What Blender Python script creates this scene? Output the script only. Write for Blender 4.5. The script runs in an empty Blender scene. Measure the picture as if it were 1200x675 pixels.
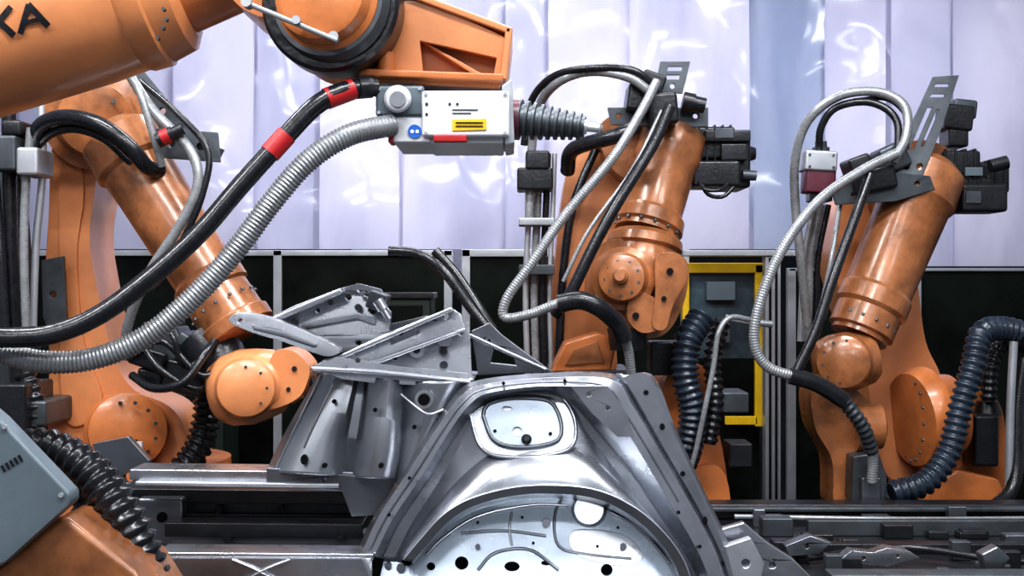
import bpy,bmesh,math,random
from mathutils import Vector,Matrix
random.seed(4)
F=1500.0; CZ=1.9
def at(px,py,d): return Vector(((px-600)/F*d, d, CZ-(py-337.5)/F*d))
def P(p): return p if isinstance(p,Vector) else at(*p)
def mm(n,d): return n*d/F
cur=[]
def end(name):
    global cur
    xs=[];
    for o in cur:
        for v in o.bound_box: xs.append(Vector(v))
    lo=Vector((min(v.x for v in xs),min(v.y for v in xs),min(v.z for v in xs)))
    hi=Vector((max(v.x for v in xs),max(v.y for v in xs),max(v.z for v in xs)))
    L=Vector(((lo.x+hi.x)/2,(lo.y+hi.y)/2,lo.z))
    e=bpy.data.objects.new(name,None); e.empty_display_size=.2
    bpy.context.collection.objects.link(e); e.location=L
    for o in cur:
        o.parent=e; o.location=-L
    cur=[]
    return e
# ---------- materials
def nodes(name):
    m=bpy.data.materials.new(name); m.use_nodes=True
    nt=m.node_tree; b=nt.nodes['Principled BSDF']
    return m,nt,b
def mat(name,c,rough=.5,metal=0,var=.15,scale=6,bump=0,bscale=40,coat=0,c2=None,detail=6,rv=.1,spec=.5,dist=.01):
    m,nt,b=nodes(name)
    tc=nt.nodes.new('ShaderNodeTexCoord'); n=nt.nodes.new('ShaderNodeTexNoise')
    n.inputs['Scale'].default_value=scale; n.inputs['Detail'].default_value=detail; n.inputs['Roughness'].default_value=.65
    nt.links.new(tc.outputs['Object'],n.inputs['Vector'])
    r=nt.nodes.new('ShaderNodeValToRGB'); r.color_ramp.elements[0].position=.35; r.color_ramp.elements[1].position=.65
    a=[x*(1-var) for x in c]; q=c2 or [min(1,x*(1+var)) for x in c]
    r.color_ramp.elements[0].color=(*a,1); r.color_ramp.elements[1].color=(*q,1)
    nt.links.new(n.outputs['Fac'],r.inputs['Fac']); nt.links.new(r.outputs['Color'],b.inputs['Base Color'])
    mr=nt.nodes.new('ShaderNodeMapRange'); mr.inputs['To Min'].default_value=max(.03,rough-rv); mr.inputs['To Max'].default_value=rough+rv
    n2=nt.nodes.new('ShaderNodeTexNoise'); n2.inputs['Scale'].default_value=scale*2.3; nt.links.new(tc.outputs['Object'],n2.inputs['Vector'])
    nt.links.new(n2.outputs['Fac'],mr.inputs['Value']); nt.links.new(mr.outputs['Result'],b.inputs['Roughness'])
    b.inputs['Metallic'].default_value=metal; b.inputs['Coat Weight'].default_value=coat; b.inputs['Coat Roughness'].default_value=.15
    b.inputs['Specular IOR Level'].default_value=spec
    if bump:
        n3=nt.nodes.new('ShaderNodeTexNoise'); n3.inputs['Scale'].default_value=bscale; n3.inputs['Detail'].default_value=1; nt.links.new(tc.outputs['Object'],n3.inputs['Vector'])
        bp=nt.nodes.new('ShaderNodeBump'); bp.inputs['Strength'].default_value=bump; bp.inputs['Distance'].default_value=dist
        nt.links.new(n3.outputs['Fac'],bp.inputs['Height']); nt.links.new(bp.outputs['Normal'],b.inputs['Normal'])
    return m
ORG=mat('orange_paint',(.50,.165,.05),.34,0,.2,5,.05,60,.3)
ORB=mat('orange_paint_shaded',(.31,.12,.046),.30,.1,.42,8,.08,50,.4)  # darker copy of the robot orange; lighting difference put into the colour
ORL=mat('orange_paint_light',(.60,.235,.095),.36,0,.14,4,.04,60,.3)
STL=mat('galvanised_sheet',(.50,.52,.56),.28,.95,.16,5,.16,5,0,rv=.08,dist=.02,detail=5)
STD=mat('dark_sheet',(.22,.235,.26),.34,.9,.18,5,.1,5,0,dist=.02,detail=3)
STB=mat('bright_sheet',(.64,.66,.71),.30,.85,.08,5,.1,5,0,dist=.015,rv=.05,detail=3)
PNL=mat('zinc_panel_lit',(.55,.63,.73),.26,.45,.14,6,.25,7,0,dist=.015,rv=.08,detail=5)  # brighter copy of the sheet; lamp reflections put into the colour
ALU=mat('aluminium',(.46,.48,.51),.35,.6,.1,8)
BLK=mat('black_plastic',(.012,.013,.016),.32,0,.3,12,.1,80)
RUB=mat('black_rubber',(.012,.013,.016),.26,0,.3,20,.05,80)
RBL=mat('blueblack_hose',(.02,.03,.045),.27,0,.3,14)
GRH=mat('grey_hose',(.27,.28,.29),.27,.35,.15,20)
GRD=mat('grey_bracket',(.08,.09,.10),.42,.6,.25,10)
GRM=mat('blue_grey_paint',(.105,.135,.155),.45,.1,.1,6)
WHT=mat('white_paint',(.66,.67,.70),.35,0,.05,8)
RED=mat('red_tape',(.40,.016,.018),.4,0,.1,10)
MAR=mat('maroon_plastic',(.10,.02,.035),.35,0,.1,10)
YEL=mat('yellow_paint',(.74,.46,.01),.4,0,.1,8)
BLU=mat('blue_sticker',(.01,.12,.5),.4,0,.05,8)
HOL=mat('hole_shadow_black',(.008,.008,.01),.7,0,.1,10,spec=.1)
DKP=mat('dark_panel',(.0035,.0045,.0045),.3,0,.6,2.2,c2=(.009,.014,.010),spec=.15)
FLR=mat('concrete_floor',(.06,.062,.065),.5,0,.2,2,.1,30)
WLL=mat('dark_wall_paint',(.02,.025,.03),.7,0,.2,2)
# ---------- mesh helpers
def mk(name,verts,faces,m,smooth=True,ang=32,bev=0,seg=2,sol=0,recalc=True,wn=False):
    me=bpy.data.meshes.new(name); me.from_pydata([tuple(v) for v in verts],[],faces); me.validate()
    if recalc:
        b=bmesh.new(); b.from_mesh(me); bmesh.ops.recalc_face_normals(b,faces=b.faces); b.to_mesh(me); b.free()
    me.materials.append(m)
    if smooth:
        me.shade_smooth()
        if not bev: me.set_sharp_from_angle(angle=math.radians(ang))
    o=bpy.data.objects.new(name,me); bpy.context.collection.objects.link(o)
    if sol:
        s=o.modifiers.new('sol','SOLIDIFY'); s.thickness=sol; s.offset=0
    if bev:
        s=o.modifiers.new('bev','BEVEL'); s.width=bev; s.segments=seg; s.limit_method='ANGLE'; s.angle_limit=math.radians(40)
        s=o.modifiers.new('wn','WEIGHTED_NORMAL'); s.keep_sharp=False
    cur.append(o); return o
def crs(pts,n=8,closed=False):
    pts=[tuple(p) for p in pts]; N=len(pts); out=[]
    rng=range(N if closed else N-1)
    for i in rng:
        if closed: a,b,c,d=[pts[(i+k)%N] for k in(-1,0,1,2)]
        else:
            b,c=pts[i],pts[i+1]
            a=pts[i-1] if i>0 else tuple(2*x-y for x,y in zip(b,c))
            d=pts[i+2] if i+2<N else tuple(2*y-x for x,y in zip(b,c))
        for k in range(n):
            t=k/n
            out.append(tuple(.5*((2*q)+(-p+r)*t+(2*p-5*q+4*r-s)*t*t+(-p+3*q-3*r+s)*t**3) for p,q,r,s in zip(a,b,c,d)))
    if not closed: out.append(pts[-1])
    return out
def resample(pts,n):
    L=[0]
    for a,b in zip(pts,pts[1:]): L.append(L[-1]+math.dist(a,b))
    out=[];j=0
    for i in range(n):
        s=L[-1]*i/(n-1)
        while j<len(pts)-2 and L[j+1]<s: j+=1
        t=(s-L[j])/max(1e-9,L[j+1]-L[j]); t=min(1,max(0,t))
        out.append(tuple(x+(y-x)*t for x,y in zip(pts[j],pts[j+1])))
    return out
def tube(name,pts,r,m,corr=None,res=14,amp=.14):
    """pts in px/py/depth, r in px at mean depth (or list)"""
    dm=sum(P(p).y for p in pts)/len(pts)
    rl=r if isinstance(r,(list,tuple)) else [r]*len(pts)
    c=[(*P(p),mm(q,abs(dm))) for p,q in zip(pts,rl)]
    c=crs(c,14)
    Ltot=sum(math.dist(a[:3],b[:3]) for a,b in zip(c,c[1:]))
    if corr:
        pitch=mm(corr,dm); n=max(8,int(Ltot/pitch)*4)
    else: n=max(10,min(140,int(Ltot/ .014)))
    c=resample(c,n)
    V=[];Fc=[]
    T0=None;N=None
    for i,q in enumerate(c):
        p=Vector(q[:3]); a=Vector(c[max(0,i-1)][:3]); b=Vector(c[min(n-1,i+1)][:3]); T=(b-a).normalized()
        if N is None:
            N=T.orthogonal().normalized()
        else:
            N=(N-T*N.dot(T)).normalized()
        B=T.cross(N); rr=q[3]
        if corr: rr*= (1,1,1-amp*1.6,1-amp*1.6)[i%4]
        for k in range(res):
            A=2*math.pi*k/res; V.append(p+(N*math.cos(A)+B*math.sin(A))*rr)
    for i in range(n-1):
        for k in range(res):
            Fc.append((i*res+k,i*res+(k+1)%res,(i+1)*res+(k+1)%res,(i+1)*res+k))
    Fc.append(tuple(range(res))[::-1]); Fc.append(tuple((n-1)*res+k for k in range(res)))
    return mk(name,V,Fc,m,ang=60 if not corr else 75)
def lathe(name,p0,p1,prof,m,seg=40,ang=30):
    p0=P(p0);p1=P(p1); dm=abs(p0.y+p1.y)/2
    ax=p1-p0; T=ax.normalized(); N=T.orthogonal().normalized(); B=T.cross(N)
    V=[];Fc=[]
    for t,r in prof:
        rr=mm(r,dm)
        for k in range(seg):
            A=2*math.pi*k/seg; V.append(p0+ax*t+(N*math.cos(A)+B*math.sin(A))*rr)
    n=len(prof)
    for i in range(n-1):
        for k in range(seg): Fc.append((i*seg+k,i*seg+(k+1)%seg,(i+1)*seg+(k+1)%seg,(i+1)*seg+k))
    Fc.append(tuple(range(seg))[::-1]); Fc.append(tuple((n-1)*seg+k for k in range(seg)))
    return mk(name,V,Fc,m,ang=ang)
def boltring(name,c,axis,R,n,r,h,m,a0=0):
    """ring of bolt heads as one mesh: c world vec/px, axis Vector, R,r px; h px"""
    c=P(c); T=axis.normalized(); N=T.orthogonal().normalized(); B=T.cross(N); d=c.y
    V=[];Fc=[]
    for i in range(n):
        A=a0+2*math.pi*i/n; q=c+(N*math.cos(A)+B*math.sin(A))*mm(R,d); s=len(V)
        for z in(0,mm(h,d)):
            for k in range(8):
                G=2*math.pi*k/8; V.append(q+T*z+(N*math.cos(G)+B*math.sin(G))*mm(r,d))
        for k in range(8): Fc.append((s+k,s+(k+1)%8,s+8+(k+1)%8,s+8+k))
        Fc.append(tuple(s+8+k for k in range(8))); Fc.append(tuple(s+k for k in range(8))[::-1])
    return mk(name,V,Fc,m,ang=30)
def discs(name,lst,m,h=.006,seg=14):
    """short studs/plugs facing the viewer side, lst (px,py,d,r[,ry])"""
    V=[];Fc=[]
    for e in lst:
        px,py,d,r=e[:4]; ry=e[4] if len(e)>4 else r; q=at(px,py,d); s=len(V)
        for y in(0,-h):
            for k in range(seg):
                A=2*math.pi*k/seg; V.append(q+Vector((math.cos(A)*mm(r,d),y,math.sin(A)*mm(ry,d))))
        for k in range(seg): Fc.append((s+k,s+(k+1)%seg,s+seg+(k+1)%seg,s+seg+k))
        Fc.append(tuple(s+seg+k for k in range(seg))); Fc.append(tuple(s+k for k in range(seg))[::-1])
    return mk(name,V,Fc,m)
def slab(name,pts,d,th,m,holes=(),bev=.004,sm=False,gx=0,gy=0,seg=2):
    """profile plate/casting: outline cut in the facing plane, extruded in world +Y"""
    if sm: pts=[p[:2] for p in crs(pts,6,True)]
    cu=bpy.data.curves.new('t','CURVE'); cu.dimensions='2D'; cu.fill_mode='BOTH'; cu.extrude=.5
    def add(pp):
        s=cu.splines.new('POLY'); s.points.add(len(pp)-1)
        for i,(x,y) in enumerate(pp): s.points[i].co=(x/100,-y/100,0,1)
        s.use_cyclic_u=True
    add(pts)
    for h in holes:
        if h[0]=='c': add([(h[1]+h[3]*math.cos(a*math.pi/9),h[2]+(h[4] if len(h)>4 else h[3])*math.sin(a*math.pi/9)) for a in range(18)])
        else: add(h)
    o=bpy.data.objects.new('t',cu); bpy.context.collection.objects.link(o)
    dg=bpy.context.evaluated_depsgraph_get(); me=bpy.data.meshes.new_from_object(o.evaluated_get(dg))
    cx=sum(p[0] for p in pts)/len(pts); cy=sum(p[1] for p in pts)/len(pts)
    V=[]
    for v in me.vertices:
        px=v.co.x*100; py=-v.co.y*100; dd=d+gx*(px-cx)+gy*(py-cy)
        V.append(at(px,py,dd)+Vector((0,th if v.co.z<0 else 0,0)))
    Fc=[tuple(p.vertices) for p in me.polygons]
    bpy.data.objects.remove(o); bpy.data.meshes.remove(me); bpy.data.curves.remove(cu)
    # weld
    b=bmesh.new(); vs=[b.verts.new(v) for v in V]
    for f in Fc:
        try:b.faces.new([vs[i] for i in f])
        except: pass
    bmesh.ops.remove_doubles(b,verts=b.verts,dist=1e-5); b.verts.index_update()
    V=[v.co.copy() for v in b.verts]; Fc=[tuple(v.index for v in f.verts) for f in b.faces]; b.free()
    return mk(name,V,Fc,m,bev=bev,seg=seg)
def obar(name,p0,p1,w,h,m,bev=.003,up=Vector((0,1,0))):
    p0=P(p0);p1=P(p1); d=(p0.y+p1.y)/2; T=(p1-p0).normalized(); S=T.cross(up).normalized(); U=S.cross(T)
    w=mm(w,d)/2; h=h/2
    V=[p+S*a*w+U*b*h for p in(p0,p1) for a,b in((-1,-1),(1,-1),(1,1),(-1,1))]
    return mk(name,V,[(0,1,2,3),(7,6,5,4),(0,4,5,1),(1,5,6,2),(2,6,7,3),(3,7,4,0)],m,bev=bev)
def box(name,x0,y0,x1,y1,d0,d1,m,bev=.004,rot=0):
    c0=at(x0,y0,d0);c1=at(x1,y1,d0); c=(c0+c1)/2
    V=[]
    R=Matrix.Rotation(math.radians(rot),4,'Y')
    for y in(d0,d1):
        for x,z in((c0.x,c0.z),(c1.x,c0.z),(c1.x,c1.z),(c0.x,c1.z)):
            v=Vector((x-c.x,0,z-c.z)); v=R@v; V.append(Vector((c.x+v.x,y,c.z+v.z)))
    return mk(name,V,[(0,1,2,3),(7,6,5,4),(0,4,5,1),(1,5,6,2),(2,6,7,3),(3,7,4,0)],m,bev=bev)
def wbox(name,lo,hi,m,bev=.003):
    V=[Vector((x,y,z)) for y in(lo[1],hi[1]) for x,z in((lo[0],lo[2]),(hi[0],lo[2]),(hi[0],hi[2]),(lo[0],hi[2]))]
    return mk(name,V,[(0,1,2,3),(7,6,5,4),(0,4,5,1),(1,5,6,2),(2,6,7,3),(3,7,4,0)],m,bev=bev)
def loft(name,curves,m,n=56,sol=.004,ang=40,sub=4):
    rows=[]
    for c in curves:
        w=[tuple(P(p)) for p in c]
        rows.append(resample(crs(w,10) if len(w)>2 else w,n))
    V=[p for r in rows for p in r]; Fc=[]
    for i in range(len(rows)-1):
        for k in range(n-1): Fc.append((i*n+k,i*n+k+1,(i+1)*n+k+1,(i+1)*n+k))
    return mk(name,V,Fc,m,ang=ang,sol=sol)

# =================== ROOM
wbox('floor',(-9,-6,-.1),(9,11,0),FLR,0)
wbox('wall_back',(-9,10.4,0),(9,10.6,5.4),WLL,0)
cur=[]

# curtain material
def curtmat(i,lo,hi,tr,sc):
    m,nt,b=nodes('translucent_plastic_%d'%i)
    tc=nt.nodes.new('ShaderNodeTexCoord'); mp=nt.nodes.new('ShaderNodeMapping'); mp.inputs['Scale'].default_value=(1.3,1,.45)
    nt.links.new(tc.outputs['Object'],mp.inputs['Vector'])
    n=nt.nodes.new('ShaderNodeTexNoise'); n.inputs['Scale'].default_value=sc; n.inputs['Detail'].default_value=5; n.inputs['Distortion'].default_value=.5; nt.links.new(mp.outputs['Vector'],n.inputs['Vector'])
    r=nt.nodes.new('ShaderNodeValToRGB'); r.color_ramp.elements[0].position=.3; r.color_ramp.elements[1].position=.7
    r.color_ramp.elements[0].color=(*lo,1); r.color_ramp.elements[1].color=(*hi,1)
    nt.links.new(n.outputs['Fac'],r.inputs['Fac']); nt.links.new(r.outputs['Color'],b.inputs['Base Color'])
    b.inputs['Roughness'].default_value=.12; b.inputs['Specular IOR Level'].default_value=.8
    n3=nt.nodes.new('ShaderNodeTexNoise'); n3.inputs['Scale'].default_value=2.2; n3.inputs['Detail'].default_value=0.8; nt.links.new(tc.outputs['Object'],n3.inputs['Vector'])
    bp=nt.nodes.new('ShaderNodeBump'); bp.inputs['Strength'].default_value=.8; bp.inputs['Distance'].default_value=.12
    nt.links.new(n3.outputs['Fac'],bp.inputs['Height']); nt.links.new(bp.outputs['Normal'],b.inputs['Normal'])
    tl=nt.nodes.new('ShaderNodeBsdfTranslucent'); nt.links.new(r.outputs['Color'],tl.inputs['Color'])
    mx=nt.nodes.new('ShaderNodeMixShader'); mx.inputs[0].default_value=tr
    nt.links.new(b.outputs[0],mx.inputs[1]); nt.links.new(tl.outputs[0],mx.inputs[2]); nt.links.new(mx.outputs[0],nt.nodes['Material Output'].inputs['Surface'])
    return m
CM=[curtmat(0,(.33,.34,.47),(.56,.56,.71),.48,1.6),curtmat(1,(.38,.385,.52),(.62,.61,.75),.5,1.8),curtmat(2,(.27,.32,.46),(.46,.50,.65),.42,1.8)]
cseq=[1,1,1,1,0,1,1,0,1,1,2,1,0,1,0]
D=7.0
edges=[-120,20,105,200,300,372,470,590,640,735,880,965,1040,1115,1210,1330]
for i,(a,c) in enumerate(zip(edges,edges[1:])):
    dd=D+(.02 if i%2 else 0)+random.uniform(-.004,.004)
    bot=292 if a<1000 else 312
    x0=at(a-2.5,0,dd).x; x1=at(c+2.5,0,dd).x; z0=at(0,bot,dd).z; z1=4.3
    nx,nz=24,20; V=[];Fc=[]
    ph=random.uniform(0,6)
    for j in range(nz+1):
        for k in range(nx+1):
            u=k/nx; w=j/nz
            x=x0+(x1-x0)*u; z=z0+(z1-z0)*w
            y=dd+.010*math.sin(u*4+ph+w*2.5)+.012*math.sin(w*9+ph*2+u*2)+.006*math.cos(u*math.pi)*(i%2*2-1)
            V.append((x,y,z))
    for j in range(nz):
        for k in range(nx):
            q=j*(nx+1)+k; Fc.append((q,q+1,q+nx+2,q+nx+1))
    mk('strip_%d'%i,V,Fc,CM[cseq[i]],ang=80)
wbox('hanging_rail',(at(-120,0,D).x,D-.03,4.28),(at(1330,0,D).x,D+.06,4.36),ALU)
end('strip_curtain')

# =================== FENCE
FD=6.7
def fence(x0,x1,top,posts,th=7):
    box('top_rail',x0,top,x1,top+th,FD,FD+.05,ALU)
    for p in posts:
        c=at(p,top,FD); w=mm(5,FD); wbox('post',(c.x-w,FD,0),(c.x+w,FD+.045,c.z),ALU)
    a=at(x0,top+th,FD);c=at(x1,top+th,FD)
    wbox('infill_panel',(a.x,FD+.03,.1),(c.x,FD+.04,a.z),DKP,0)
    wbox('bottom_rail',(a.x,FD,.08),(c.x,FD+.045,.14),ALU)
fence(-60,530,293,[-55,115,325,525]); end('safety_fence')
fence(541,808,292,[546,660,803],9); end('safety_fence')
fence(925,1300,314,[928,1075,1290],4); end('safety_fence')
# yellow gate
box('top_frame',800,308,897,320,6.6,6.66,YEL); box('side_frame',885,310,896,500,6.6,6.66,YEL)
box('lower_frame',850,488,888,498,6.6,6.66,YEL); box('side_frame_b',800,310,808,560,6.6,6.66,YEL)
box('guard_glass',808,320,885,420,6.63,6.65,mat('tinted_glass',(.05,.075,.09),.15,0,.5,3),0)
box('control_box',828,330,862,352,6.57,6.63,GRM);box('control_box_b',840,372,856,402,6.57,6.63,GRD)
a=at(800,420,6.62); wbox('lower_panel',(a.x,6.63,0),(at(890,0,6.63).x,6.65,a.z),DKP,0)
end('machine_gate')
a=at(897,300,6.4); w=at(915,300,6.4)
wbox('profile',(a.x,6.4,0),(w.x,6.48,a.z),ALU)
for k in(.3,.7):
    x=a.x+(w.x-a.x)*k; wbox('groove',(x-.006,6.395,0),(x+.006,6.41,a.z-.01),HOL,0)
wbox('cap_rail',(at(800,0,6.4).x,6.38,a.z),(at(945,0,6.4).x,6.5,a.z+.03),ALU)
end('aluminium_post')
# =================== dim machinery between fence and robots
GRN=mat('green_machine_paint',(.006,.016,.009),.5,0,.4,4)
def cabinet(x0,y0,x1,d):
    a=at(x0,y0,d); c=at(x1,0,d)
    wbox('body',(a.x,d,0),(c.x,d+.35,a.z),GRN,.01); wbox('door_panel',(a.x+.04,d-.01,.1),(c.x-.04,d+.01,a.z-.05),DKP,.004)
    wbox('handle',(c.x-.09,d-.04,a.z-.45),(c.x-.07,d-.01,a.z-.25),GRD,.003); wbox('top_trim',(a.x-.01,d-.02,a.z-.02),(c.x+.01,d+.36,a.z+.01),BLK,.004)
    end('machine_cabinet')
cabinet(400,345,505,6.1); cabinet(208,360,262,6.2)
# =================== LEFT ROBOT
def robot_left():
    d=4.3
    slab('link_arm',[(62,168),(86,150),(113,165),(112,215),(105,275),(112,330),(128,400),(152,452),(198,476),(216,505),(213,545),(150,549),(85,546),(56,505),(58,420),(52,350),(57,250)],d,.26,ORL,bev=.03,sm=True,seg=4)
    slab('link_web',[(70,200),(92,190),(98,230),(90,300),(98,400),(120,470),(90,500),(72,470),(70,330)],d-.012,.03,ORL,bev=.008,sm=True)
    lathe('shoulder_gearbox',(150,505,d-.10),(150,505,d+.4),[(0,30),(.03,42),(.2,44),(.22,48),(1,48)],ORG)
    boltring('shoulder_bolts',(150,505,d-.1),Vector((0,-1,0)),34,12,2.3,2,GRD)
    lathe('elbow_hub',(112,140,d-.16),(112,140,d+.3),[(0,20),(.02,40),(.2,46),(.22,58),(.6,60),(1,60)],ORB)
    boltring('elbow_bolts',(112,140,d-.155),Vector((0,-1,0)),30,10,2.5,2,GRD)
    slab('elbow_casting',[(48,150),(52,118),(90,95),(150,92),(182,115),(186,150),(170,180),(130,185),(80,165)],d-.03,.26,ORB,bev=.03,sm=True,seg=4)
    lathe('forearm',(132,150,d-.12),(283,392,d-.22),[(0,30),(.05,47),(.18,48),(.2,43),(.3,41),(.72,38),(.74,43),(.80,43),(.81,39),(.93,40),(.94,44),(.99,44),(1,38)],ORB)
    boltring('forearm_bolts',P((262,358,d-.22)),(P((283,392,d-.22))-P((132,150,d-.12))),41,14,2.2,3,GRD)
    lathe('wrist_neck',(240,400,d-.2),(268,440,d-.25),[(0,36),(.6,34),(1,26)],BLK)
    lathe('wrist_head',(246,462,d-.28),(350,441,d-.28),[(0,14),(.02,26),(.06,33),(.2,42),(.42,45),(.6,42),(.78,37),(.84,30),(.9,30),(1,26)],ORL,ang=40)
    slab('wrist_nose',[(322,412),(345,412),(362,430),(360,448),(350,466),(325,478),(305,478),(312,440)],d-.36,.18,ORL,bev=.03,sm=True,seg=4)
    discs('wrist_nose_holes',[(345,432,d-.362,3),(338,456,d-.362,2.5)],BLK,.004)
    lathe('wrist_cap',(288,455,d-.45),(288,455,d-.2),[(0,20),(.05,32),(.3,36),(1,36)],ORL,ang=40)
    boltring('wrist_bolts',(288,455,d-.445),Vector((0,-1,0)),25,8,1.8,1,GRD)
    lathe('tool_flange',(356,440,d-.28),(366,438,d-.28),[(0,14),(1,14)],GRD)
    for x0,y0,x1,y1,r in((150,408,192,432,18),(178,388,215,425,-25),(190,425,240,462,12),(222,408,262,430,-20),(160,432,188,452,5),(205,395,240,412,30)):
        box('hose_clamp',x0,y0,x1,y1,d-.3+random.uniform(-.04,.04),d-.1,random.choice([BLK,BLK,GRD]),.01,r)
    tube('wrist_cable',[(150,420,d-.3),(190,400,d-.36),(235,440,d-.36),(262,425,d-.3)],4,RUB)
    tube('wrist_cable_b',[(160,390,d-.3),(185,430,d-.38),(225,455,d-.36),(252,450,d-.3)],4,RUB)
    tube('wrist_cable_c',[(170,380,d-.2),(200,390,d-.38),(215,430,d-.36),(250,410,d-.3)],3,RUB)
    tube('wrist_cable_d',[(155,440,d-.3),(180,455,d-.38),(215,448,d-.4),(240,415,d-.36),(255,395,d-.3)],5,RUB)
    slab('dress_bracket',[(145,85),(165,80),(235,165),(262,175),(255,188),(205,180)],d-.22,.02,GRD,holes=[('c',190,130,4),('c',215,160,4)],bev=.002)
    slab('dress_bracket_b',[(175,150),(255,155),(258,190),(190,185)],d-.25,.015,GRD,holes=[('c',200,168,5),('c',235,172,5)],bev=.002)
    tube('cable',[(150,85,d-.3),(180,130,d-.32),(222,175,d-.34),(232,215,d-.35),(212,262,d-.35),(175,320,d-.34),(150,380,d-.3),(148,420,d-.25)],6,GRH)
    tube('cable_b',[(165,95,d-.28),(205,130,d-.32),(243,175,d-.34),(238,225,d-.35),(215,280,d-.35),(180,340,d-.32)],4,RUB)
    tube('cable_c',[(140,80,d-.25),(160,100,d-.33),(180,160,d-.33),(190,195,d-.3)],4.5,GRH)
    lathe('connector',(185,165,d-.36),(215,150,d-.36),[(0,9),(.6,9),(.61,7),(1,7)],BLK); lathe('connector_band',(190,162,d-.36),(199,158,d-.36),[(0,9.6),(1,9.6)],RED)
    tube('black_loop',[(35,190,d-.2),(45,150,d-.25),(75,137,d-.3),(115,145,d-.34),(150,170,d-.34),(172,195,d-.3),(188,200,d-.25)],9,RUB)
    tube('black_loop_b',[(30,200,d-.2),(48,165,d-.22),(80,150,d-.26),(120,160,d-.3),(155,190,d-.3)],6,RUB)
    tube('riser_pipe',[(48,120,d-.2),(50,200,d-.2),(42,290,d-.2),(38,400,d-.2)],4.5,ALU)
    tube('riser_pipe_b',[(36,150,d-.25),(30,220,d-.25),(28,300,d-.25),(32,420,d-.25)],5,GRH)
    tube('riser_pipe_c',[(10,110,d-.2),(12,250,d-.2),(18,420,d-.2),(25,520,d-.2)],8,RUB)
    tube('riser_pipe_d',[(-8,190,d-.2),(0,300,d-.24),(8,420,d-.24)],6,RUB)
    slab('side_cover',[(-40,200),(22,196),(30,300),(34,430),(20,540),(-40,560)],d-.1,.06,GRD,bev=.004)
    box('valve_block',-12,158,18,200,d-.3,d-.1,GRD,.01); box('valve_block_b',18,172,44,205,d-.3,d-.15,ALU,.01); box('valve_block_c',0,140,24,158,d-.28,d-.1,BLK,.01)
    slab('side_plate',[(48,305),(74,300),(78,375),(62,400),(50,372)],d-.08,.02,GRD,holes=[('c',62,345,4)],bev=.002)
    box('box_low',-5,450,30,505,d-.3,d-.05,BLK,.01); box('box_low_b',22,470,54,500,d-.25,d,GRD,.01)
    tube('base_hose',[(30,440,d-.2),(42,480,d-.22),(38,530,d-.2)],13,RUB,corr=9)
    tube('base_hose_b',[(240,440,d-.05),(243,480,d-.05),(232,525,d-.05),(205,560,d-.05)],17,RUB,corr=9)
    lathe('turntable',Vector((-1.31,d+.15,.9)),Vector((-1.31,d+.15,1.31)),[(0,130),(.5,130),(.55,115),(1,110)],ORG)
    wbox('pedestal',(-1.75,d-.25,0),(-.9,d+.6,.9),GRD,.01)
    slab('name_bracket',[(112,520),(160,515),(162,545),(115,548)],d-.16,.015,BLK,bev=.002); box('label_tab',158,518,166,552,d-.17,d-.155,WHT,0)
robot_left(); end('industrial_robot')

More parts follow.
